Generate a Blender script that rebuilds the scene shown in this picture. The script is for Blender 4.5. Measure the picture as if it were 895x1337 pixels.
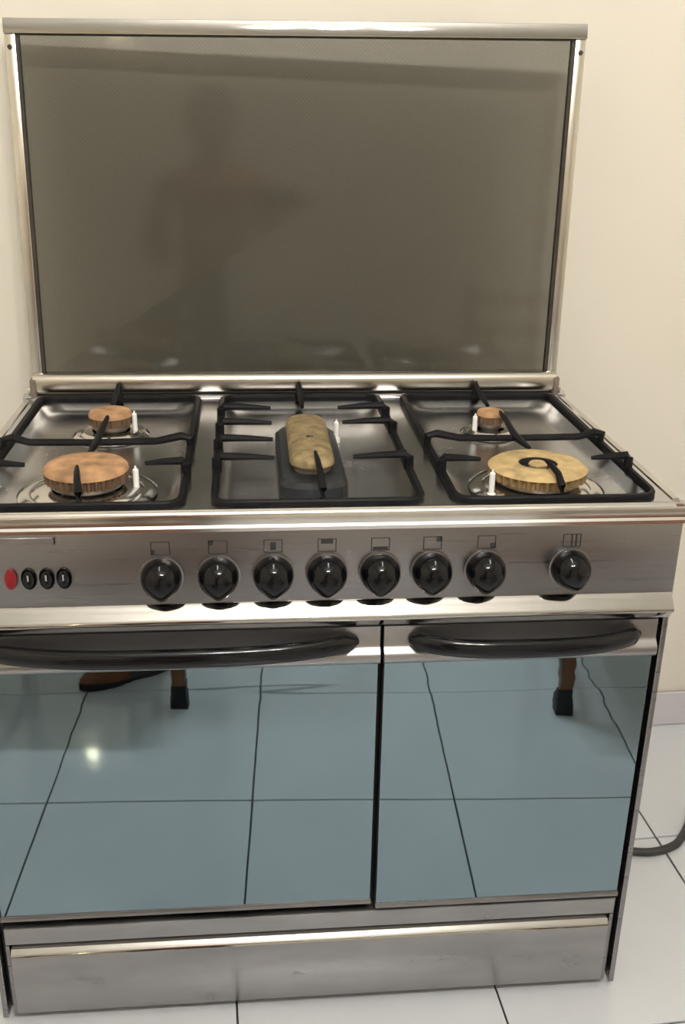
import bpy, bmesh, math, random
from mathutils import Vector, Matrix
random.seed(7)
for o in list(bpy.data.objects): bpy.data.objects.remove(o)
scene = bpy.context.scene
C = scene.collection
PI = math.pi

# ------------------------------------------------------------------ camera
CAM = Vector((-0.0801, -1.1052, 1.2222))
cr = Vector((0.99552, -0.08807, 0.01671)).normalized()
cf = Vector((0.08811, 0.92627, -0.36644)).normalized()
cu = cr.cross(cf).normalized(); cr = cf.cross(cu).normalized()
cd = bpy.data.cameras.new('camera'); cam = bpy.data.objects.new('camera', cd); C.objects.link(cam)
m = Matrix((cr, cu, -cf)).transposed().to_4x4(); m.translation = CAM
cam.matrix_world = m
cd.sensor_fit = 'HORIZONTAL'; cd.sensor_width = 36.0; cd.lens = 1306.6*36/895
cd.clip_start = 0.01; cd.clip_end = 50
scene.camera = cam

# ------------------------------------------------------------------ world, exposure
w = bpy.data.worlds.new('world'); scene.world = w; w.use_nodes = True
w.node_tree.nodes['Background'].inputs[0].default_value = (0.8, 0.85, 0.9, 1)
w.node_tree.nodes['Background'].inputs[1].default_value = 0.05
LAMP_POS = (0.10, -1.40, 2.26)      # three globe ceiling lamp in the middle of the kitchen
BULB = 322.0
BACK_BULB = 70.0
vs = scene.view_settings
vs.view_transform = 'Standard'; vs.look = 'None'; vs.gamma = 1.0; vs.exposure = 0.0
vs.use_curve_mapping = False

# ------------------------------------------------------------------ materials
def nt(name):
    m = bpy.data.materials.new(name); m.use_nodes = True
    return m, m.node_tree, m.node_tree.nodes['Principled BSDF']
def mat(name, col, rough=0.5, metal=0.0, noise=0.0, nscale=20.0, bump=0.0, stretch=(1, 1, 1), coat=0.0, rvar=0.0, spec=None):
    m, t, b = nt(name)
    b.inputs['Base Color'].default_value = (*col, 1)
    b.inputs['Roughness'].default_value = rough
    b.inputs['Metallic'].default_value = metal
    if spec is not None: b.inputs['Specular IOR Level'].default_value = spec
    if coat: b.inputs['Coat Weight'].default_value = coat; b.inputs['Coat Roughness'].default_value = 0.05
    if noise or bump or rvar:
        tc = t.nodes.new('ShaderNodeTexCoord'); mp = t.nodes.new('ShaderNodeMapping')
        mp.inputs['Scale'].default_value = stretch
        n = t.nodes.new('ShaderNodeTexNoise'); n.inputs['Scale'].default_value = nscale; n.inputs['Detail'].default_value = 5
        t.links.new(tc.outputs['Object'], mp.inputs[0]); t.links.new(mp.outputs[0], n.inputs['Vector'])
        if noise:
            r = t.nodes.new('ShaderNodeValToRGB')
            r.color_ramp.elements[0].position = 0.3; r.color_ramp.elements[1].position = 0.7
            r.color_ramp.elements[0].color = (*[c*(1-noise) for c in col], 1)
            r.color_ramp.elements[1].color = (*[min(1, c*(1+noise)) for c in col], 1)
            t.links.new(n.outputs['Fac'], r.inputs[0]); t.links.new(r.outputs[0], b.inputs['Base Color'])
        if rvar:
            mr = t.nodes.new('ShaderNodeMapRange')
            mr.inputs['From Min'].default_value = .3; mr.inputs['From Max'].default_value = .7
            mr.inputs['To Min'].default_value = max(0.02, rough-rvar); mr.inputs['To Max'].default_value = rough+rvar
            t.links.new(n.outputs['Fac'], mr.inputs['Value']); t.links.new(mr.outputs[0], b.inputs['Roughness'])
        if bump:
            bp = t.nodes.new('ShaderNodeBump'); bp.inputs['Strength'].default_value = bump; bp.inputs['Distance'].default_value = 0.002
            t.links.new(n.outputs['Fac'], bp.inputs['Height']); t.links.new(bp.outputs[0], b.inputs['Normal'])
    return m
def emis(name, col, s):
    m, t, b = nt(name)
    b.inputs['Base Color'].default_value = (*col, 1)
    b.inputs['Emission Color'].default_value = (*col, 1); b.inputs['Emission Strength'].default_value = s
    return m
M = {}
M['wall'] = mat('cream_paint', (0.80, 0.75, 0.655), 0.55, noise=0.02, nscale=3, bump=0.05)
M['ceil'] = mat('ceiling_paint', (0.80, 0.79, 0.76), 0.7, noise=0.02, nscale=4)
M['tile'] = mat('white_tile', (0.66, 0.68, 0.72), 0.08, noise=0.03, nscale=4, bump=0.01, coat=0.3)
M['grout'] = mat('grout', (0.045, 0.045, 0.048), 0.8, noise=0.3, nscale=60)
M['skirt'] = mat('skirting_tile', (0.62, 0.60, 0.63), 0.25, noise=0.04, nscale=6)
M['steel_lip'] = mat('rolled_steel', (0.48, 0.465, 0.435), 0.045, 1.0, noise=0.04, nscale=18)
M['steel'] = mat('brushed_steel', (0.28, 0.268, 0.272), 0.30, 1.0, noise=0.045, nscale=9, stretch=(.6, 1, 25), rvar=0.04)
M['steel_rail'] = mat('door_rail_steel', (0.36, 0.35, 0.35), 0.33, 1.0, noise=0.05, nscale=12)
M['steel_top'] = mat('worktop_steel', (0.62, 0.62, 0.64), 0.22, 1.0, noise=0.04, nscale=14, stretch=(3, 1, 1), rvar=0.03)
M['steel_pol'] = mat('polished_steel', (0.68, 0.66, 0.63), 0.16, 1.0, noise=0.05, nscale=18)
M['steel_frame'] = mat('frame_steel', (0.58, 0.545, 0.48), 0.25, 1.0, noise=0.05, nscale=10)
M['steel_worn'] = mat('worn_steel', (0.37, 0.36, 0.355), 0.33, 1.0, noise=0.14, nscale=7, stretch=(1, 1, 3), rvar=0.08)
M['tray'] = mat('dark_enamel_tray', (0.52, 0.52, 0.54), 0.24, 1.0, noise=0.07, nscale=12, rvar=0.04)
M['dark'] = mat('dark_enamel', (0.006, 0.006, 0.007), 0.6, noise=0.2, nscale=20)
M['rubber'] = mat('dark_gasket', (0.035, 0.03, 0.022), 0.5, noise=0.2, nscale=40)
M['iron'] = mat('cast_iron', (0.009, 0.009, 0.010), 0.45, noise=0.3, nscale=60, bump=0.15, spec=0.12)
M['black'] = mat('black_plastic', (0.004, 0.004, 0.005), 0.07, noise=0.1, nscale=30, spec=0.3)
M['black_soft'] = mat('black_handle', (0.005, 0.005, 0.006), 0.13, noise=0.1, nscale=30, spec=0.35)
M['grey_mark'] = mat('grey_mark', (0.35, 0.35, 0.36), 0.3, noise=0.05)
M['print'] = mat('black_print', (0.03, 0.03, 0.033), 0.5, noise=0.1)
M['badge'] = mat('badge_steel', (0.40, 0.39, 0.40), 0.35, 1.0, noise=0.1, nscale=40)
M['red'] = mat('red_plastic', (0.20, 0.006, 0.010), 0.2, noise=0.1, nscale=30)
M['rust_cap'] = mat('rusty_burner', (0.43, 0.245, 0.125), 0.75, noise=0.45, nscale=38, bump=0.4)
M['tan_cap'] = mat('tan_burner', (0.50, 0.36, 0.17), 0.65, noise=0.3, nscale=45, bump=0.3)
M['brass_cap'] = mat('brass_burner', (0.31, 0.235, 0.12), 0.55, 0.25, noise=0.4, nscale=60, bump=0.4)
M['burner_body'] = mat('burner_body', (0.20, 0.17, 0.14), 0.5, 0.6, noise=0.35, nscale=50)
M['ring_dark'] = mat('flame_ring_dark', (0.14, 0.085, 0.05), 0.6, 0.3, noise=0.4, nscale=50)
M['ring_brass'] = mat('flame_ring_brass', (0.30, 0.20, 0.09), 0.5, 0.4, noise=0.3, nscale=50)
M['black_base'] = mat('burner_base_black', (0.014, 0.016, 0.02), 0.35, noise=0.3, nscale=40)
M['ceramic'] = mat('white_ceramic', (0.85, 0.85, 0.82), 0.25, noise=0.02)
M['hose'] = mat('grey_hose', (0.035, 0.034, 0.036), 0.5, noise=0.2, nscale=50)
M['brass'] = mat('brass_fitting', (0.6, 0.42, 0.15), 0.3, 1.0, noise=0.1)
M['wood'] = mat('brown_wood', (0.17, 0.062, 0.02), 0.4, noise=0.45, nscale=6, stretch=(8, 8, 1))
M['cap_black'] = mat('black_rubber', (0.01, 0.01, 0.01), 0.5, noise=0.1)
M['white_metal'] = mat('white_metal', (0.8, 0.8, 0.78), 0.4, noise=0.02)
M['bulb'] = emis('bulb_glow', (1.0, 0.97, 0.92), BULB)
M['bulb2'] = emis('warm_bulb_glow', (1.0, 0.80, 0.50), BACK_BULB)
M['skin'] = mat('skin', (0.38, 0.22, 0.14), 0.5, noise=0.05, nscale=30)
M['hair'] = mat('black_hair', (0.015, 0.012, 0.01), 0.4, noise=0.3, nscale=80)
M['shirt'] = mat('rust_red_shirt', (0.30, 0.06, 0.035), 0.85, noise=0.15, nscale=40)
M['trousers'] = mat('dark_trousers', (0.03, 0.035, 0.045), 0.85, noise=0.15, nscale=40)
M['slipper'] = mat('brown_leather', (0.20, 0.065, 0.02), 0.45, noise=0.3, nscale=25)
# mirror glass of the doors: tinted blue, faintly wavy
def mirror_mat():
    m, t, b = nt('blue_mirror_glass')
    b.inputs['Base Color'].default_value = (0.255, 0.335, 0.380, 1); b.inputs['Metallic'].default_value = 1; b.inputs['Roughness'].default_value = 0.02
    tc = t.nodes.new('ShaderNodeTexCoord'); mp = t.nodes.new('ShaderNodeMapping'); mp.inputs['Scale'].default_value = (2.0, 1, 3.5)
    n = t.nodes.new('ShaderNodeTexNoise'); n.inputs['Scale'].default_value = 2.2; n.inputs['Detail'].default_value = 1
    bp = t.nodes.new('ShaderNodeBump'); bp.inputs['Strength'].default_value = 0.12; bp.inputs['Distance'].default_value = 0.002
    t.links.new(tc.outputs['Object'], mp.inputs[0]); t.links.new(mp.outputs[0], n.inputs['Vector'])
    # the pane is slightly buckled where it is clamped under the top rail
    sp = t.nodes.new('ShaderNodeSeparateXYZ'); t.links.new(tc.outputs['Object'], sp.inputs[0])
    mk = t.nodes.new('ShaderNodeMapRange'); mk.inputs['From Min'].default_value = 0.44; mk.inputs['From Max'].default_value = 0.56
    mk.inputs['To Min'].default_value = 0.0; mk.inputs['To Max'].default_value = 1.0; t.links.new(sp.outputs['Z'], mk.inputs['Value'])
    mp2 = t.nodes.new('ShaderNodeMapping'); mp2.inputs['Scale'].default_value = (0.7, 1, 9.0); mp2.inputs['Rotation'].default_value = (0, 0.06, 0)
    n2 = t.nodes.new('ShaderNodeTexNoise'); n2.inputs['Scale'].default_value = 3.0; n2.inputs['Detail'].default_value = 1
    t.links.new(tc.outputs['Object'], mp2.inputs[0]); t.links.new(mp2.outputs[0], n2.inputs['Vector'])
    mu = t.nodes.new('ShaderNodeMath'); mu.operation = 'MULTIPLY'; t.links.new(n2.outputs['Fac'], mu.inputs[0]); t.links.new(mk.outputs[0], mu.inputs[1])
    m3 = t.nodes.new('ShaderNodeMath'); m3.operation = 'MULTIPLY_ADD'; m3.inputs[1].default_value = 1.5
    t.links.new(mu.outputs[0], m3.inputs[0]); t.links.new(n.outputs['Fac'], m3.inputs[2])
    t.links.new(m3.outputs[0], bp.inputs['Height']); t.links.new(bp.outputs[0], b.inputs['Normal'])
    return m
M['mirror'] = mirror_mat()
# smoked glass of the raised lid: tinted see-through with a weak reflection and a fine printed dot screen
def smoke_mat():
    m = bpy.data.materials.new('smoked_lid_glass'); m.use_nodes = True; t = m.node_tree
    for n in list(t.nodes): t.nodes.remove(n)
    out = t.nodes.new('ShaderNodeOutputMaterial'); mix = t.nodes.new('ShaderNodeMixShader')
    tr = t.nodes.new('ShaderNodeBsdfTransparent'); gl = t.nodes.new('ShaderNodeBsdfGlossy')
    gl.inputs['Roughness'].default_value = 0.075; gl.inputs['Color'].default_value = (0.9, 0.92, 0.9, 1)
    tc = t.nodes.new('ShaderNodeTexCoord'); sep = t.nodes.new('ShaderNodeSeparateXYZ')
    t.links.new(tc.outputs['Object'], sep.inputs[0])
    def sine(sock, k):
        a = t.nodes.new('ShaderNodeMath'); a.operation = 'MULTIPLY'; a.inputs[1].default_value = k; t.links.new(sock, a.inputs[0])
        s = t.nodes.new('ShaderNodeMath'); s.operation = 'SINE'; t.links.new(a.outputs[0], s.inputs[0]); return s.outputs[0]
    p = t.nodes.new('ShaderNodeMath'); p.operation = 'MULTIPLY'
    t.links.new(sine(sep.outputs['X'], 2*PI/0.0062), p.inputs[0]); t.links.new(sine(sep.outputs['Z'], 2*PI/0.0062), p.inputs[1])
    mr = t.nodes.new('ShaderNodeMapRange'); mr.inputs['From Min'].default_value = -1; mr.inputs['From Max'].default_value = 1
    t.links.new(p.outputs[0], mr.inputs['Value'])
    mx = t.nodes.new('ShaderNodeMix'); mx.data_type = 'RGBA'
    mx.inputs['A'].default_value = (*GLASS_A, 1); mx.inputs['B'].default_value = (*GLASS_B, 1)
    t.links.new(mr.outputs[0], mx.inputs['Factor']); t.links.new(mx.outputs['Result'], tr.inputs['Color'])
    fr = t.nodes.new('ShaderNodeFresnel'); fr.inputs['IOR'].default_value = 1.42
    t.links.new(fr.outputs[0], mix.inputs[0]); t.links.new(tr.outputs[0], mix.inputs[1]); t.links.new(gl.outputs[0], mix.inputs[2])
    t.links.new(mix.outputs[0], out.inputs['Surface'])
    return m
GLASS_A = (0.570, 0.572, 0.558); GLASS_B = (0.608, 0.610, 0.596)
M['smoke'] = smoke_mat()

# ------------------------------------------------------------------ mesh helpers
class MB:
    def __init__(s): s.v = []; s.f = []
    def add(s, vs, fs):
        k = len(s.v); s.v += [tuple(p) for p in vs]; s.f += [tuple(i+k for i in f) for f in fs]; return s
    def box(s, x0, x1, y0, y1, z0, z1):
        return s.add([(x, y, z) for x in (x0, x1) for y in (y0, y1) for z in (z0, z1)],
                     [(0, 1, 3, 2), (4, 6, 7, 5), (0, 4, 5, 1), (2, 3, 7, 6), (0, 2, 6, 4), (1, 5, 7, 3)])
    def rings(s, rings, closed_ends=True):
        n = len(rings[0]); k = len(rings); vs = [p for r in rings for p in r]; fs = []
        for i in range(k-1):
            for j in range(n):
                a = i*n+j; b = i*n+(j+1) % n
                fs.append((a, b, b+n, a+n))
        if closed_ends: fs.append(tuple(reversed(range(n)))); fs.append(tuple(range((k-1)*n, k*n)))
        return s.add(vs, fs)
    def tube(s, pts, r, seg=10, ry=None, up=(0, 0, 1)):
        pts = [Vector(p) for p in pts]; R = []
        for i, p in enumerate(pts):
            a = pts[max(0, i-1)]; b = pts[min(len(pts)-1, i+1)]
            d = (b-a).normalized(); u = Vector(up)
            if abs(d.dot(u)) > 0.95: u = Vector((0, 1, 0)) if abs(d.y) < .9 else Vector((1, 0, 0))
            x = d.cross(u).normalized(); y = x.cross(d).normalized()
            rr = r[i] if isinstance(r, (list, tuple)) else r
            r2 = rr if ry is None else (ry[i] if isinstance(ry, (list, tuple)) else ry)
            R.append([p + x*rr*math.cos(t*2*PI/seg) + y*r2*math.sin(t*2*PI/seg) for t in range(seg)])
        return s.rings(R)
    def lathe(s, prof, seg=32, c=(0, 0, 0), axis='z', wob=None, ends=True):
        R = []
        for (r, h) in prof:
            ring = []
            for t in range(seg):
                a = t*2*PI/seg; rr = r*(wob(t, h) if wob else 1)
                if axis == 'z': ring.append((c[0]+rr*math.cos(a), c[1]+rr*math.sin(a), c[2]+h))
                else: ring.append((c[0]+rr*math.cos(a), c[1]-h, c[2]+rr*math.sin(a)))
            R.append(ring)
        return s.rings(R, ends)
    def extx(s, prof, x0, x1):
        """closed (y,z) profile swept along x"""
        return s.rings([[(x0, y, z) for y, z in prof], [(x1, y, z) for y, z in prof]])
    def prism(s, outline, z0, z1):
        return s.rings([[(x, y, z0) for x, y in outline], [(x, y, z1) for x, y in outline]])
    def mesh(s, name, mt, bevel=0.0, seg=2, angle=38, smooth=True):
        me = bpy.data.meshes.new(name); me.from_pydata(s.v, [], s.f)
        bm = bmesh.new(); bm.from_mesh(me)
        bmesh.ops.recalc_face_normals(bm, faces=bm.faces)
        if bevel:
            es = [e for e in bm.edges if len(e.link_faces) == 2 and e.calc_face_angle(0) > 0.6]
            bmesh.ops.bevel(bm, geom=es, offset=bevel, segments=seg, affect='EDGES', profile=0.5)
        bm.to_mesh(me); bm.free()
        if smooth:
            for p in me.polygons: p.use_smooth = True
            me.set_sharp_from_angle(angle=math.radians(angle))
        for q in (mt if isinstance(mt, (list, tuple)) else [mt]): me.materials.append(M[q])
        return me
    def build(s, name, mt, parent=None, **k): return link(name, s.mesh(name, mt, **k), parent)
def link(name, me, parent=None, loc=None, rot=None):
    o = bpy.data.objects.new(name, me); C.objects.link(o)
    if parent is not None:
        o.parent = parent; o.matrix_parent_inverse = WM[parent.name].inverted()
    mw = Matrix.Identity(4)
    if rot: mw = Matrix.Rotation(rot[0], 4, rot[1])
    if loc: mw = Matrix.Translation(loc) @ mw
    o.matrix_basis = mw
    WM[o.name] = mw
    return o
WM = {}
def empty(name, loc, parent=None):
    o = link(name, None, parent, loc); o.empty_display_size = 0.1; return o
def tag(o, label=None, cat=None, group=None, kind=None):
    if label: o['label'] = label
    if cat: o['category'] = cat
    if group: o['group'] = group
    if kind: o['kind'] = kind
    return o
def rrect(x0, x1, y0, y1, r, n=6):
    pts = []
    for cx, cy, a0 in ((x1-r, y1-r, 0), (x0+r, y1-r, PI/2), (x0+r, y0+r, PI), (x1-r, y0+r, 1.5*PI)):
        for i in range(n+1):
            a = a0 + i*PI/2/n; pts.append((cx+r*math.cos(a), cy+r*math.sin(a)))
    return pts

# ------------------------------------------------------------------ the room (turned a little against the range)
ROT = Matrix.Rotation(0.05, 4, 'Z')
U0, U1, V0, V1, ZC = -1.677, 1.833, -4.38, 0.655, 2.74
def room(name, mb, mt, kind='structure', parent=None, **k):
    me = mb.mesh(name, mt, **k); o = link(name, me, parent)
    if parent is None: o.matrix_basis = ROT.copy(); WM[o.name] = ROT.copy(); o['kind'] = kind
    return o
def room_child(name, me, parent, u, v, z=0):
    o = bpy.data.objects.new(name, me); C.objects.link(o); o.parent = parent; o.location = (u, v, z); return o
floor = room('floor', MB().box(U0-.05, U1+.05, V0-.05, V1+.05, -0.05, -0.004), 'grout', smooth=False)
P = 0.39; J = 0.0016
tile_full = MB().box(J, P-J, J, P-J, -0.004, 0.0).mesh('tile', 'tile', bevel=0.0008, seg=1)
cut = V1-(-0.482+2*P)
tile_cut = MB().box(J, P-J, J, cut-0.001, -0.004, 0.0).mesh('tile', 'tile', bevel=0.0008, seg=1)
for i in range(9):
    for j in range(13):
        v = -0.482+(2-j)*P
        room_child('tile', tile_cut if j == 0 else tile_full, floor, U0+i*P, v)
room('wall_back', MB().box(U0-.1, U1+.1, V1, V1+.1, -0.004, ZC), 'wall', smooth=False)
room('wall_left', MB().box(U0-.1, U0, V0, V1, -0.004, ZC), 'wall', smooth=False)
room('wall_right', MB().box(U1, U1+.1, V0, V1, -0.004, ZC), 'wall', smooth=False)
room('wall_front', MB().box(U0-.1, U1+.1, V0-.1, V0, -0.004, ZC), 'wall', smooth=False)
room('ceiling', MB().box(U0-.1, U1+.1, V0-.1, V1+.1, ZC, ZC+.08), 'ceil', smooth=False)
bb = room('baseboard_back', MB().box(U0, U1, V1-.004, V1, 0.0, 0.079), 'grout', smooth=False)
sk = MB().box(J, P-J, -0.010, -0.004, 0.001, 0.082).mesh('skirting_tile', 'skirt', bevel=0.0015, seg=1)
for i in range(9): room_child('skirting_tile', sk, bb, U0+i*P, V1)

# ------------------------------------------------------------------ the gas range
H = 0.789; D = 0.524
gr = tag(empty('gas_range', (0, 0.26, 0)),
         'wide stainless steel gas range with five burners, raised smoked glass lid and mirrored doors', 'stove')
MB().box(-.437, .437, .022, .515, .025, .757).build('body', 'dark', gr, smooth=False)
for s in (-1, 1):
    a, b = sorted((s*.4435, s*.4515))
    MB().box(a, b, .004, D-.004, .010, H-.026).build('side_panel', 'steel', gr, bevel=.0015)
    MB().box(min(s*.437, s*.4415), max(s*.437, s*.4415), .016, .03, .02, .75).build('gap_shade', 'dark', gr)  # black strip standing in for the shade in the side gap
for x in (-.41, .41):
    for y in (.05, .47):
        MB().lathe([(.016, 0.0), (.016, .006), (.010, .008), (.010, .03)], 16, (x, y, 0)).build('foot', 'cap_black', gr)

# cooktop plate with three rounded openings
trays = [(-.419, -.166), (-.127, .125), (.166, .419)]
TY0, TY1 = .017, .494
def cooktop():
    bm = bmesh.new(); edges = []
    def loop(pts, z):
        vs = [bm.verts.new((x, y, z)) for x, y in pts]
        return [bm.edges.new((vs[i], vs[(i+1) % len(vs)])) for i in range(len(vs))]
    edges += loop(rrect(-.447, .447, .006, D, .006, 3), H)
    for a, b in trays: edges += loop(rrect(a, b, TY0, TY1, .028), H)
    bmesh.ops.triangle_fill(bm, use_beauty=True, use_dissolve=False, edges=edges)
    for f in bm.faces:
        f.normal_update()
        if f.normal.z < 0: f.normal_flip()
    me = bpy.data.meshes.new('cooktop'); bm.to_mesh(me); bm.free(); me.materials.append(M['steel_top'])
    return link('cooktop', me, gr)
ck = cooktop()
# rolled edge all round
prof = [(.012, H), (.004, H-.0005), (.0005, H-.003), (-.001, H-.007), (-.0005, H-.018), (-.003, H-.021), (-.003, H-.0255), (.004, H-.0265), (.012, H-.0265)]
MB().extx(prof, -.450, .450).build('front_edge', 'steel_pol', ck)
for s in (-1, 1):
    ring0 = [(s*(.450-(y+.001)), z) for y, z in prof]
    mb = MB(); mb.rings([[(x, 0.0, z) for x, z in ring0], [(x, D, z) for x, z in ring0]]); mb.build('side_edge', 'steel_pol', ck)
    # raised bead along the side rim
    MB().tube([(s*.4405, .012, H), (s*.4405, .50, H)], .005, 8, ry=.0025).build('side_bead', 'steel_pol', ck)
MB().extx([(D-.02, H-.0005), (D-.02, H+.004), (D-.014, H+.007), (D, H+.007), (D, H-.02), (D-.01, H-.02)], -.449, .449).build('rear_edge', 'steel_top', ck)
for a, b in trays:
    R = []
    for ins, dz, r in ((0, 0, .028), (.003, -.001, .027), (.012, -.010, .03), (.022, -.015, .03), (.034, -.016, .03), (.10, -.0155, .012)):
        R.append([(x, y, H+dz) for x, y in rrect(a+ins, b-ins, TY0+ins, TY1-ins, r)])
    mb = MB(); n = len(R[0]); mb.rings(R, False); k = len(R)-1
    mb.f.append(tuple(range(k*n, k*n+n)))
    mb.build('drip_tray', 'tray', ck, angle=60)

# cast iron pan supports
ZR = H+.003; ZF = H+.022
def grate(x0, x1, fingers):
    loop = rrect(x0, x1, TY0-.001, TY1+.002, .022, 5); loop.append(loop[0])
    mb = MB(); pts = [Vector((x, y, ZR)) for x, y in loop]; n = len(pts)-1; R = []
    for i in range(n):
        d = (pts[(i+1) % n]-pts[(i-1) % n]).normalized(); s = Vector((d.y, -d.x, 0))
        g_ = .62+.40*min(1, max(0, (pts[i].y-.02)/.06)) if pts[i].y < .1 else 1.02
        if abs(pts[i].x) < .18 and .03 < pts[i].y < .47: g_ = .8
        R.append([pts[i]+s*px*g_+Vector((0, 0, pz*g_)) for px, pz in ((.0052, -.0045), (.0056, .003), (.003, .0065), (-.003, .0065), (-.0056, .003), (-.0052, -.0045))])
    R.append(R[0]); mb.rings(R, False)
    g = mb.build('pan_support', 'iron', gr)
    for path, r in fingers:
        MB().tube(path, r, 8).build('finger', 'iron', g)
    return g
def upright(x, y, tip, r=.0058):      # a finger that leaves the frame, rises and runs in to the tip
    tx, ty = tip; dx, dy = tx-x, ty-y
    p = [(x, y, ZR-.002), (x, y, ZF-.004), (x+dx*.06, y+dy*.06, ZF), (x+dx*.55, y+dy*.55, ZF-.001), (tx, ty, ZF-.003)]
    return (p, [r*1.15, r*1.1, r, r*.8, r*.5])
def spike(x, y, tip):                 # narrow finger seen end-on: a peak on the frame, sloping to its tip
    tx, ty = tip; dx, dy = tx-x, ty-y
    p = [(x, y, ZR), (x, y, ZR+.008), (x, y, ZF+.006), (x+dx*.25, y+dy*.25, ZF-.002), (x+dx*.7, y+dy*.7, ZF-.006), (tx, ty, ZF-.008)]
    return (p, [.008, .0065, .0030, .0048, .0042, .0030])
def front_finger(x, y, tip):          # rises from the front bar and reaches in over the cap
    tx, ty = tip; dx, dy = tx-x, ty-y
    p = [(x, y, ZR), (x, y+.004, ZF-.006), (x+dx*.3, y+dy*.3, ZF+.006), (x+dx*.7, y+dy*.7, ZF+.010), (tx, ty, ZF+.0105)]
    return (p, [.006, .0052, .0042, .0036, .0022])
for s in (-1, 1):
    xa, xb = sorted((s*.1665, s*.4185)); xc = s*.2925; xo = s*.4185; xi = s*.1665
    cross = [(xo, .232, ZR-.002), (xo, .232, ZF-.004), (xo-s*.012, .232, ZF-.001), (xo-s*.035, .232, ZF-.008), (xc, .232, ZF-.009), (xi+s*.045, .232, ZF-.008), (xi+s*.012, .232, ZF-.001), (xi, .232, ZF-.004), (xi, .232, ZR-.002)]
    mid = [(xc+.002, .335, ZF), (xc+.002, .30, ZF-.001), (xc, .255, ZF-.004), (xc, .232, ZF-.006), (xc, .20, ZF-.004), (xc, .160, ZF)]
    grate(xa, xb, [(cross, [.0062]*2+[.006, .0052, .005, .0052, .006]+[.0062]*2), (mid, [.003, .0042, .005, .0055, .005, .003]),
                   spike(xc-.002, .492, (xc-.002, .40)), front_finger(xc+.006, .020, (xc-.002, .074)),
                   upright(xo, .122, (xc+s*.075, .122)), upright(xi, .122, (xc-s*.075, .122))])
xa, xb = -.1275, .1255
fm = [upright(xa, y, (xa+.075, y)) for y in (.378, .298, .218, .138)] + [upright(xb, y, (xb-.075, y)) for y in (.378, .298, .138)]
grate(xa, xb, fm+[spike(-.003, .492, (-.003, .40)), front_finger(.003, .020, (.0, .120))])

# burners
def burner(x, y, r, capmat, dish, hcap, teeth, double=False):
    b = empty('burner', (x, y, H-.016), gr)
    z0 = H-.0155
    MB().lathe([(dish*.55, z0+.001), (dish, z0+.001), (dish*1.0, z0+.003), (dish*.90, z0+.0075), (dish*.80, z0+.006), (dish*.72, z0+.010), (dish*.5, z0+.010)], 48, (x, y, 0), ends=False).build('spill_ring', 'steel_pol', b)
    MB().lathe([(r*.62, z0+.004), (r*.72, z0+.010), (r*.86, z0+.014), (r*.90, z0+.020), (r*.5, z0+.021)], 40, (x, y, 0)).build('burner_body', 'burner_body', b)
    zt = z0+.020; n = teeth*4
    wob = lambda t, h: (1.0 if t % 4 < 2 else .93)
    MB().lathe([(r*.6, zt), (r*.99, zt), (r*1.0, zt+hcap*.62)], n, (x, y, 0), wob=wob, ends=False).build('flame_ring', 'ring_brass' if double else 'ring_dark', b, angle=20)
    if double:
        rr = [(r*.37, zt+hcap*.2), (r*.38, zt+hcap*.75), (r*.40, zt+hcap*.95), (r*.48, zt+hcap*1.02), (r*.90, zt+hcap*.92), (r*1.005, zt+hcap*.66), (r*.95, zt+hcap*.6)]
        MB().lathe(rr, 48, (x, y, 0), ends=False).build('burner_cap', capmat, b)
        MB().lathe([(r*.385, zt+hcap*.1), (r*.385, zt+hcap*.90), (r*.36, zt+hcap*.5), (r*.1, zt+hcap*.4)], 32, (x, y, 0)).build('inner_gap', 'dark', b)
        MB().lathe([(r*.15, zt), (r*.17, zt+hcap*.5), (r*.19, zt+hcap*.85), (r*.16, zt+hcap*.98), (r*.02, zt+hcap*1.02)], 32, (x, y, 0)).build('inner_cap', capmat, b)
    else:
        MB().lathe([(r*.9, zt+hcap*.55), (r*1.01, zt+hcap*.62), (r*1.0, zt+hcap*.8), (r*.93, zt+hcap*.97), (r*.7, zt+hcap*1.06), (r*.02, zt+hcap*1.1)], 48, (x, y, 0)).build('burner_cap', capmat, b)
    return b
def electrode(b, x, y, h=.026):
    MB().lathe([(.0058, H-.015), (.0058, H-.008), (.0038, H-.007), (.0038, H-.015+h), (.0015, H-.013+h), (.0010, H-.010+h)], 12, (x, y, 0)).build('ignition_electrode', 'ceramic', b)
b = burner(-.289, .106, .052, 'rust_cap', .087, .021, 36); electrode(b, -.228, .104, .032)
b = burner(-.290, .353, .0315, 'rust_cap', .056, .020, 18); electrode(b, -.255, .352, .034)
b = burner(.282, .344, .0205, 'rust_cap', .045, .018, 14); electrode(b, .257, .336, .030)
b = burner(.288, .098, .064, 'tan_cap', .088, .018, 34, True); electrode(b, .221, .066, .034)
b = empty('fish_burner', (-.003, .21, H-.016), gr)
def stadium(cx, y0, y1, r, n=10):
    pts = []
    for i in range(n+1): a = i*PI/n; pts.append((cx+r*math.cos(a), y1-r+r*math.sin(a)))
    for i in range(n+1): a = PI+i*PI/n; pts.append((cx+r*math.cos(a), y0+r+r*math.sin(a)))
    return pts
def stad_stack(name, mt, rows, cx=-.003):
    MB().rings([[(x, y, z) for x, y in stadium(cx, y0, y1, r)] for y0, y1, r, z in rows]).build(name, mt, b, angle=40)
z0 = H-.0155
oct_ = lambda y0, y1, r, z: [(x, y, z) for x, y in rrect(-.003-r, -.003+r, y0, y1, .024, 2)]
MB().rings([oct_(.078, .345, .044, z0), oct_(.078, .345, .044, z0+.012), oct_(.084, .339, .039, z0+.018), oct_(.10, .325, .032, z0+.020)]).build('burner_base', 'black_base', b, angle=30)
stad_stack('burner_body', 'burner_body', [(.112, .326, .025, z0+.018), (.112, .326, .025, z0+.026), (.116, .320, .022, z0+.028)])
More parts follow.
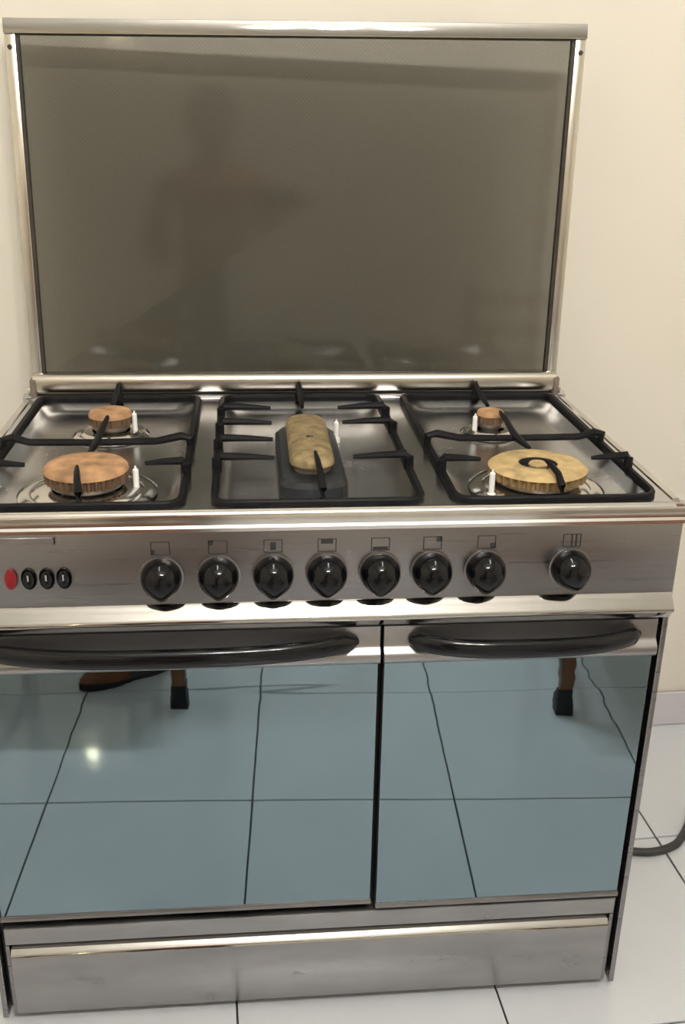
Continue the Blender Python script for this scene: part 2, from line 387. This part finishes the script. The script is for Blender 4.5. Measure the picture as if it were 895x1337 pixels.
stad_stack('burner_cap', 'brass_cap', [(.109, .330, .0275, z0+.026), (.107, .332, .0295, z0+.029), (.108, .331, .0285, z0+.035), (.114, .325, .024, z0+.040), (.128, .308, .012, z0+.0425)])
MB().lathe([(.005, z0+.040), (.005, z0+.0445), (.002, z0+.0455)], 12, (-.003, .20, 0)).build('screw', 'steel_pol', b)
electrode(b, .043, .31, .030)

# control panel
ZL = .668
cp = MB().extx([(0.0, .7625), (0.0, ZL), (.020, ZL), (.020, .7625)], -.4475, .4475).build('control_panel', 'steel', gr, bevel=.001)
lp = [(0.001, ZL+.001), (-.0010, ZL), (-.0060, ZL-.0068), (-.0115, ZL-.0135), (-.0145, ZL-.0165), (-.0155, ZL-.0190), (-.0145, ZL-.0215), (-.0110, ZL-.0225), (-.004, ZL-.0335), (.012, ZL-.0335), (.012, ZL+.001)]
MB().extx(lp, -.4475, .4475).build('panel_lip', 'steel_lip', gr, angle=50)
# knobs: domed, with a grip ridge drawn out to a point at the bottom
def knob_mesh():
    mb = MB(); R = []
    for r, h in ((.0240, 0.0), (.0248, .003), (.0246, .008), (.0232, .015), (.0205, .0215), (.0165, .0265), (.0110, .0300), (.0055, .0320), (.0006, .0326)):
        ring = []
        for t in range(40):
            a = t*2*PI/40; x = r*math.cos(a); z = r*math.sin(a)
            pull = max(0, -math.sin(a))**10*.0050*(r/.0245)
            z -= pull; ring.append((x, -h, z))
        R.append(ring)
    mb.rings(R); return mb.mesh('knob', 'black', angle=60)
kme = knob_mesh()
glint_me = MB().box(-.0007, .0007, -.0245, -.0195, .0165, .0215).mesh('knob_glint', 'grey_mark')  # grey streak imitating the reflection near the top of the knob
shaft_me = MB().lathe([(.0265, -.0005), (.0265, .0012), (.024, .0018)], 36, axis='y').mesh('bezel', 'steel')
KX = [-.192, -.124, -.058, .007, .072, .136, .203, .310]
KZ = .7065
for i, x in enumerate(KX):
    tilt = 0.0 if i < 7 else -0.30
    k = link('knob', kme, gr, (x, -.0015, KZ), (tilt, 'Y'))
    for nm, me in (('knob_glint', glint_me), ('bezel', shaft_me)):
        c = bpy.data.objects.new(nm, me); C.objects.link(c); c.parent = k
# printed squares over the knobs, each with its own filled mark
ICON = {0: [(-.5, -.30, -.5, -.1)], 1: [(-.5, -.2, .15, .5)], 2: [(-.15, .15, -.3, .3)], 3: [(-.32, .32, .12, .45)], 4: [(-.4, .4, -.45, -.2)],
        5: [(.2, .5, .1, .5)], 6: [(.2, .5, -.5, -.1)], 7: [(-.05, .05, -.45, .45), (.18, .28, -.45, .45)]}
for i, x in enumerate(KX):
    w2, h2, t, z = .0115, .0085, .0009, .7425
    mb = MB(); y0, y1 = -.0004, .0002
    mb.box(x-w2, x+w2, y0, y1, z+h2-t, z+h2).box(x-w2, x+w2, y0, y1, z-h2, z-h2+t)
    mb.box(x-w2, x-w2+t*1.4, y0, y1, z-h2, z+h2).box(x+w2-t*1.4, x+w2, y0, y1, z-h2, z+h2)
    for a, bb_, c, d in ICON[i]: mb.box(x+a*2*w2, x+bb_*2*w2, y0, y1, z+c*2*h2, z+d*2*h2)
    mb.build('printed_icon', 'print', cp, smooth=False)
# indicator and push buttons
def oval(w_, h_, dep):
    return [[(w_*k*math.cos(a*2*PI/28), -d, h_*k*math.sin(a*2*PI/28)) for a in range(28)] for k, d in ((1, -.001), (1, dep*.5), (.93, dep*.85), (.75, dep), (.05, dep*1.05))]
btn_ring = MB().rings([[(.0092*k*math.cos(a*2*PI/28), -d, .0142*k*math.sin(a*2*PI/28)) for a in range(28)] for k, d in ((1, -.001), (1, .001), (.9, .0022), (.78, .0012), (.76, -.001))]).mesh('button_ring', 'black')
btn = MB().rings(oval(.0070, .0112, .0055)).mesh('push_button', 'black_soft')
lamp_me = MB().rings(oval(.0070, .0132, .0045)).mesh('indicator_lamp', 'red')
slash = MB().box(-.0009, .0009, -.0062, -.0050, -.001, .0065).mesh('button_mark', 'grey_mark')
for i, x in enumerate((-.369, -.348, -.327, -.307)):
    if i == 0:
        o = link('indicator_lamp', lamp_me, gr, (x, 0, KZ)); o['label'] = 'red oval indicator lamp'
    else:
        o = link('push_button', btn, gr, (x, 0, KZ))
        for nm, me in (('button_ring', btn_ring), ('button_mark', slash)):
            c = bpy.data.objects.new(nm, me); C.objects.link(c); c.parent = o
# slim badge strip left of the knobs
bd = MB().box(-.437, -.314, -.0012, .001, .7505, .7592).build('badge_strip', 'badge', cp, bevel=.0004, seg=1)
MB().box(-.3155, -.314, -.0016, .0012, .7505, .7592).build('badge_end', 'print', bd)

# doors
def door(x0, x1, z0, hx0, hx1):
    d = MB().box(x0, x1, .004, .020, z0, .6325).build('oven_door', 'dark', gr, bevel=.001, seg=1)
    top = [(0.002, .6315), (-.0005, .630), (-.0005, .604), (-.003, .600), (-.0085, .5955), (-.0105, .590), (-.0095, .584), (-.006, .580), (-.001, .578), (.004, .578), (.004, .6315)]
    MB().extx(top, x0, x1).build('top_rail', 'steel_rail', d, angle=50)
    MB().box(x0+.0015, x1-.0015, -.0005, .004, z0+.009, .5785).build('mirror_glass', 'mirror', d, bevel=.0006, seg=1)
    MB().extx([(.004, z0+.0095), (-.0015, z0+.0095), (-.003, z0+.0075), (-.003, z0+.002), (.004, z0+.001)], x0+.001, x1-.001).build('bottom_edge', 'steel', d)
    n = 28; pts = []; rx = []; rz = []
    for i in range(n+1):
        t = -1+2*i/n; x = (hx0+hx1)/2+t*(hx1-hx0)/2
        bow = (1-abs(t)**3.2)
        pts.append((x, -.004-.030*bow, .6125-.001*bow)); e = min(1, (1-abs(t))*9+.35)
        rx.append(.0080*e+.001); rz.append(.0128*e)
    MB().tube(pts, rx, 14, ry=rz).build('handle', 'black_soft', d, angle=60)
    return d
door(-.4355, .0755, .189, -.41, .047)
door(.0805, .4355, .180, .113, .411)
# rail and drawer front under the doors
MB().extx([(.004, .175), (.001, .1735), (.001, .147), (.006, .1435), (.02, .1435), (.02, .175)], -.4335, .4335).build('lower_rail', 'steel_worn', gr)
dp = [(.020, .125), (.0005, .125), (0.0, .122), (0.0, .022), (.003, .018), (.020, .018)]
df = MB().extx(dp, -.4285, .4285).build('drawer_front', 'steel_worn', gr, angle=50)
de = [(.020, .136), (.0125, .1358), (.0090, .1342), (.0062, .1322), (.0034, .1300), (.0008, .1277), (-.0012, .1258), (-.0014, .1250), (.0005, .1248), (.020, .1248)]
MB().extx(de, -.4285, .4285).build('top_edge', 'steel_lip', df, angle=50)
for s in (-1, 1):
    a, b_ = sorted((s*.4300, s*.4350))
    MB().box(a, b_, .004, .02, .016, .1425).build('drawer_guide', 'steel', gr)

# raised lid: smoked glass in a steel frame, leaning back a little
LB, LT = .826, 1.3552
def lidp(x, s, d=0.0):
    """x across, s 0..1 up the lid, d out of the glass towards the room"""
    return (x, D+(.0235-.012*x/.43)*s-d, LB+(LT-LB+.005*x/.43*1.0)*s)
def lbox(mb, x0, x1, s0, s1, d0, d1):
    return mb.add([lidp(x, s, d) for x in (x0, x1) for d in (d1, d0) for s in (s0, s1)],
                  [(0, 1, 3, 2), (4, 6, 7, 5), (0, 4, 5, 1), (2, 3, 7, 6), (0, 2, 6, 4), (1, 5, 7, 3)])
lid = empty('lid', (0, D, LB), gr)
W = .4335; fb = .0165; st = 1-.021/(LT-LB)
for s in (-1, 1):
    a, b_ = sorted((s*W, s*(W-fb)))
    f = lbox(MB(), a, b_, -.03, 1.0, -.010, .008).build('side_bar', 'steel_frame', lid, bevel=.0022)
    p = Vector(lidp(s*(W-fb*.45), .925, .0085))
    MB().lathe([(.0035, -.001), (.0035, .0008), (.001, .0014)], 12, p, axis='y').build('screw', 'rubber', f)
    a, b_ = sorted((s*(W-fb), s*(W-fb-.004)))
    lbox(MB(), a, b_, .0, st, -.006, .0045).build('gasket', 'rubber', lid)
# rounded top bar
R = []
for x in (-W, W):
    ring = []
    hs_ = [-.0105, -.0095, -.006, -.002, .002, .006, .0095]
    prof_ = [(.010-math.tan(math.radians(7.5))*h-h*h/.24, h) for h in hs_] + [(.0055, .0105), (-.008, .0105), (-.010, .008), (-.010, -.0085), (-.008, -.0105)]
    for d_, h in prof_: ring.append(lidp(x, 1+(h-.0105)/(LT-LB), d_))
    R.append(ring)
MB().rings(R).build('top_bar', 'steel_lip', lid, angle=25)
lbox(MB(), -(W-fb), W-fb, st-.004, st+.002, -.006, .0045).build('gasket', 'rubber', lid)
lbox(MB(), -(W-fb-.003), W-fb-.003, .0, st-.002, -.003, .002).build('lid_glass', 'smoke', lid, smooth=False)
# rounded bottom rail that carries the hinges
bp_ = [(D-.010, .7985), (D-.0165, .801), (D-.0185, .807), (D-.0185, .819), (D-.016, .8265), (D-.009, .8305), (D+.004, .8305), (D+.008, .826), (D+.008, .7985)]
MB().extx(bp_, -(W-.002), W-.002).build('bottom_rail', 'steel_frame', lid, angle=50)
for s in (-1, 1):
    h = MB().box(s*W-.005-s*.002, s*W+.005-s*.002, D-.0205, D+.004, H+.002, .822).build('hinge', 'burner_body', lid, bevel=.002)
    MB().tube([(s*W-.006+s*.002, D-.008, .802), (s*W+.006+s*.002, D-.008, .802)], .006, 12).build('hinge_pin', 'steel_pol', h)

# ------------------------------------------------------------------ gas hose
def catmull(pts, n=10):
    pts = [Vector(p) for p in pts]; q = [pts[0]*2-pts[1]]+pts+[pts[-1]*2-pts[-2]]; out = []
    for i in range(1, len(q)-2):
        for k in range(n):
            t = k/n; a, b, c, d = q[i-1:i+3]
            out.append(.5*((2*b)+(c-a)*t+(2*a-5*b+4*c-d)*t*t+(3*b-a-3*c+d)*t**3))
    return out+[pts[-1]]
hs = tag(empty('gas_hose', (.6, .29, 0)), 'dark rubber gas hose curving over the floor tiles beside the range', 'hose')
hp = catmull([(.466, .50, .26), (.470, .50, .14), (.478, .48, .035), (.492, .41, .0085), (.535, .315, .0085), (.60, .284, .0085), (.66, .294, .0085), (.70, .330, .0085), (.775, .43, .0085), (.89, .53, .0085), (1.02, .585, .03), (1.12, .63, .14), (1.15, .66, .26), (1.15, .67, .34)])
MB().tube(hp, .0072, 12).build('hose', 'hose', hs, angle=80)
MB().lathe([(.010, .335), (.010, .36), (.013, .362), (.013, .375), (.008, .377)], 14, (1.15, .67, 0)).build('clamp', 'brass', hs)
MB().tube([(1.15, .670, .372), (1.15, .7115, .372)], .009, 12).build('wall_tap', 'brass', hs)

# ------------------------------------------------------------------ ceiling lamps
lx, ly, lz = LAMP_POS
lamp = tag(empty('ceiling_lamp', (lx, ly, ZC)), 'white ceiling lamp with three glowing round bulbs on a bar', 'lamp')
MB().lathe([(.06, ZC-.025), (.07, ZC-.012), (.07, ZC-.001)], 28, (lx, ly, 0)).build('ceiling_rose', 'white_metal', lamp)
MB().tube([(lx, ly, ZC-.02), (lx, ly, lz+.10)], .012, 12).build('rod', 'white_metal', lamp)
MB().tube([(lx-.27, ly, lz+.10), (lx+.27, ly, lz+.10)], .014, 12).build('bar', 'white_metal', lamp)
for dx in (-.22, 0.0, .24):
    MB().lathe([(.016, lz+.085), (.024, lz+.075), (.026, lz+.040), (.020, lz+.036)], 20, (lx+dx, ly, 0)).build('socket', 'white_metal', lamp)
    MB().lathe([(.050*math.sin(a*PI/12)+.0003, lz-.015-.050*math.cos(a*PI/12)) for a in range(13)], 24, (lx+dx, ly, 0)).build('bulb', 'bulb', lamp, angle=80)
bx, by, bz = -1.05, -3.95, 2.28
l2 = tag(empty('pendant_lamp', (bx, by, ZC)), 'small white pendant lamp with one warm bulb at the far end', 'lamp')
MB().lathe([(.07, ZC-.05), (.08, ZC-.03), (.08, ZC-.001)], 28, (bx, by, 0)).build('ceiling_rose', 'white_metal', l2)
MB().tube([(bx, by, ZC-.04), (bx, by, bz+.085)], .006, 10).build('rod', 'white_metal', l2)
MB().lathe([(.03, bz+.09), (.03, bz+.05), (.02, bz+.045)], 20, (bx, by, 0)).build('socket', 'white_metal', l2)
MB().lathe([(.035*math.sin(a*PI/12)+.0003, bz+.015-.035*math.cos(a*PI/12)) for a in range(13)], 24, (bx, by, 0)).build('bulb', 'bulb2', l2, angle=80)

# ------------------------------------------------------------------ chairs behind the photographer's viewpoint, seen mirrored in the doors
def chair(corner, side, rz, label):
    """corner = the front leg next to the mirror image, side = which way the chair extends"""
    root = bpy.data.objects.new('dining_chair', None); C.objects.link(root)
    root.location = (*corner, 0); root.rotation_euler = (0, 0, rz)
    tag(root, label, 'chair', 'wooden dining chairs facing the range')
    def part(name, mb, mt, par=root, **k):
        o = bpy.data.objects.new(name, mb.mesh(name, mt, **k)); C.objects.link(o); o.parent = par; return o
    w_, dd = .43*side, -.36
    for (x, y) in ((0, 0), (w_, 0), (0, dd), (w_, dd)):
        top = .395 if y == 0 else .80
        l = part('leg', MB().rings([[(x+a*r, y+b*r, z) for a, b in ((-1, -1), (1, -1), (1, 1), (-1, 1))] for r, z in ((.014, .028), (.020, .36), (.019, top))]), 'wood', bevel=.003)
        part('foot_cap', MB().rings([[(x+a*r, y+b*r, z) for a, b in ((-1, -1), (1, -1), (1, 1), (-1, 1))] for r, z in ((.020, 0.0), (.0185, .03), (.0165, .035), (.0165, .055))]), 'cap_black', l, bevel=.002)
    x0, x1 = sorted((0, w_))
    part('seat', MB().box(x0-.025, x1+.025, dd+.022, .025, .395, .42), 'wood', bevel=.008)
    part('seat_rail', MB().box(x0+.021, x1-.021, -.012, .008, .33, .394), 'wood', bevel=.002)
    part('stretcher', MB().box(x0-.008, x0+.010, dd+.02, -.02, .15, .18), 'wood', bevel=.002)
    part('stretcher', MB().box(x1-.010, x1+.008, dd+.02, -.02, .15, .18), 'wood', bevel=.002)
    for z in (.55, .65, .75):
        part('back_slat', MB().box(x0+.02, x1-.02, dd-.008, dd+.008, z-.022, z+.022), 'wood', bevel=.003)
    return root
chair((-.250, -.825), -1, 0.04, 'brown wooden slat-back chair with black foot caps, mirrored in the wide left door')
chair((.598, -.755), 1, 0.10, 'brown wooden slat-back chair with black foot caps, mirrored in the narrow right door')
# slipper
sl = tag(empty('slipper', (-.40, -.96, 0)), 'brown leather slipper on the floor tiles, mirrored in the left door', 'slipper')
def foot_outline(k=1.0):
    pts = []
    for i in range(24):
        a = i*2*PI/24; y = .125*math.sin(a); wd = (.046 if y > 0 else .036)+.004*math.cos(2*a)
        pts.append((-.40+wd*k*math.cos(a), -.985+y*k))
    return pts
MB().rings([[(x, y, z) for x, y in foot_outline(k)] for k, z in ((.95, 0.0), (1, .004), (1, .016), (.96, .019))]).build('sole', 'cap_black', sl)
R = []
for i in range(7):
    t = i/6; y = -.985+.118-.10*t; r = .012+.034*math.sin(PI*.5*min(1, t*1.6)); hgt = .018+.040*math.sin(PI*.5*t)
    R.append([(-.40+r*math.cos(PI*k/10), y, .019+hgt*math.sin(PI*k/10)) for k in range(11)])
MB().rings(R).build('upper', 'slipper', sl, angle=70)
sl.rotation_euler.z = 0.95

# ------------------------------------------------------------------ the person taking the picture (seen only as a faint reflection in the lid)
def person():
    bx_, by_ = -.31, -1.46; ZS = 1.035
    V = []; E = []; RAD = []
    def add(p, r, par=None):
        V.append(Vector(p)); hand = V[-1].y > CAM.y-.2
        if not hand: V[-1].z *= ZS if V[-1].z > .1 else 1
        RAD.append(r if isinstance(r, tuple) else (r, r))
        if par is not None: E.append((par, len(V)-1))
        return len(V)-1
    pel = add((bx_, by_, .80), (.135, .10))
    wst = add((bx_, by_+.005, .95), (.118, .088), pel)
    chs = add((bx_, by_+.01, 1.12), (.14, .10), wst)
    sh = add((bx_, by_, 1.235), (.095, .075), chs)
    nk = add((bx_, by_+.01, 1.30), .047, sh)
    h1 = add((bx_, by_+.03, 1.355), (.062, .070), nk)
    h2 = add((bx_, by_+.03, 1.42), (.073, .088), h1)
    h3 = add((bx_, by_+.02, 1.475), (.060, .072), h2)
    for s in (-1, 1):
        hip = add((bx_+s*.085, by_, .74), .082, pel)
        kn = add((bx_+s*.095, by_+.02, .43), .056, hip)
        cf_ = add((bx_+s*.097, by_, .30), .052, kn)
        an = add((bx_+s*.10, by_-.01, .075), .034, cf_)
        ft = add((bx_+s*.105, by_+.07, .035), (.040, .030), an)
        add((bx_+s*.11, by_+.16, .026), (.040, .022), ft)
        so = add((bx_+s*.165, by_, 1.215), .055, sh)
        el = add((bx_+s*.235, by_+.03, .985), .042, so)
        tx = CAM.x+s*.082
        wr = add((tx+s*.03, CAM.y-.115, CAM.z-.085), .027, el)
        pm = add((tx+s*.010, CAM.y-.060, CAM.z-.050), (.030, .018), wr)
        kb = add((tx+s*.002, CAM.y-.036, CAM.z-.030), (.030, .014), pm)
        for k, ln in enumerate((.040, .046, .043, .034)):
            z = CAM.z-.012-.017*k
            f1 = add((tx+s*.006, CAM.y-.022, z), .0085, kb)
            f2 = add((tx-s*.006, CAM.y-.009, z+.003), .0080, f1)
            add((tx-s*(ln-.012), CAM.y-.006, z+.004), .0068, f2)
        t1 = add((tx-s*.004, CAM.y-.064, CAM.z-.020), .0105, pm)
        add((tx-s*.028, CAM.y-.050, CAM.z+.004), .0085, t1)
    me = bpy.data.meshes.new('person_skeleton'); me.from_pydata(V, E, []); ob = bpy.data.objects.new('person_skeleton', me); C.objects.link(ob)
    sk_ = ob.modifiers.new('skin', 'SKIN'); sk_.use_smooth_shade = True
    for i, d in enumerate(me.skin_vertices[0].data): d.radius = RAD[i]; d.use_root = (i == 0)
    sb = ob.modifiers.new('sub', 'SUBSURF'); sb.levels = 2; sb.render_levels = 2
    dg = bpy.context.evaluated_depsgraph_get()
    bm_ = bpy.data.meshes.new_from_object(ob.evaluated_get(dg)); bpy.data.objects.remove(ob)
    bm_.name = 'person'; bm_.materials.clear()
    for q in ('skin', 'shirt', 'trousers'): bm_.materials.append(M[q])
    for p in bm_.polygons:
        c = p.center; p.use_smooth = True
        arm = c.y > by_+.10 and c.z > .9
        far = abs(c.x-bx_) > .20
        if c.z > 1.33 or c.z < .09 or arm or (far and c.z < 1.10): p.material_index = 0
        elif c.z > .86: p.material_index = 1
        else: p.material_index = 2
    o = link('person', bm_)
    tag(o, 'person in rust red shirt and dark trousers holding up a phone, faintly mirrored in lid', 'person')
    hc = Vector((bx_, by_+.025, 1.43*ZS)); R = []
    for i in range(9):
        ph = i/8*PI*.58
        R.append([(hc.x+.083*math.sin(ph)*math.cos(t*2*PI/24)+.0002*math.cos(t), hc.y-.012+.10*math.sin(ph)*math.sin(t*2*PI/24)*(.82 if math.sin(t*2*PI/24) > 0 else 1), hc.z+.012+.098*math.cos(ph)-.05*(i/8)*max(0, -math.sin(t*2*PI/24))) for t in range(24)])
    R[0] = [(p[0], p[1]+.001*math.sin(k), p[2]) for k, p in enumerate(R[0])]
    MB().rings(R).build('hair', 'hair', o, angle=80)
    for s in (-1, 1):
        MB().lathe([(.010*math.sin(a*PI/8)+.0002, -.010*math.cos(a*PI/8)) for a in range(9)], 12, (bx_+s*.029, by_+.108, 1.415*ZS), axis='z').build('eye', 'cap_black', o)
        MB().lathe([(.016*math.sin(a*PI/8)+.0002, -.026*math.cos(a*PI/8)) for a in range(9)], 12, (bx_+s*.074, by_+.028, 1.41*ZS)).build('ear', 'skin', o)
    MB().tube([(bx_, by_+.112, 1.412*ZS), (bx_, by_+.128, 1.385*ZS), (bx_, by_+.112, 1.378*ZS)], [.006, .012, .008], 10).build('nose', 'skin', o, angle=80)
    MB().tube([(bx_-.022, by_+.098, 1.352*ZS), (bx_, by_+.104, 1.350*ZS), (bx_+.022, by_+.098, 1.352*ZS)], [.003, .006, .003], 8).build('mouth', 'rust_cap', o, angle=80)
    # phone: just behind the lens, square to the line of sight
    pm_ = MB().box(-.072, .072, -.036, .036, .004, .012).mesh('phone', 'black', bevel=.003)
    ph = bpy.data.objects.new('phone', pm_); C.objects.link(ph)
    ph.matrix_world = Matrix.Translation(-.022*cu) @ cam.matrix_world
    tag(ph, 'black phone held up in both hands, faintly mirrored in the lid', 'phone')
    s_ = bpy.data.objects.new('screen', MB().box(-.066, .066, -.032, .032, .012, .0125).mesh('screen', 'black_soft')); C.objects.link(s_); s_.parent = ph
person()
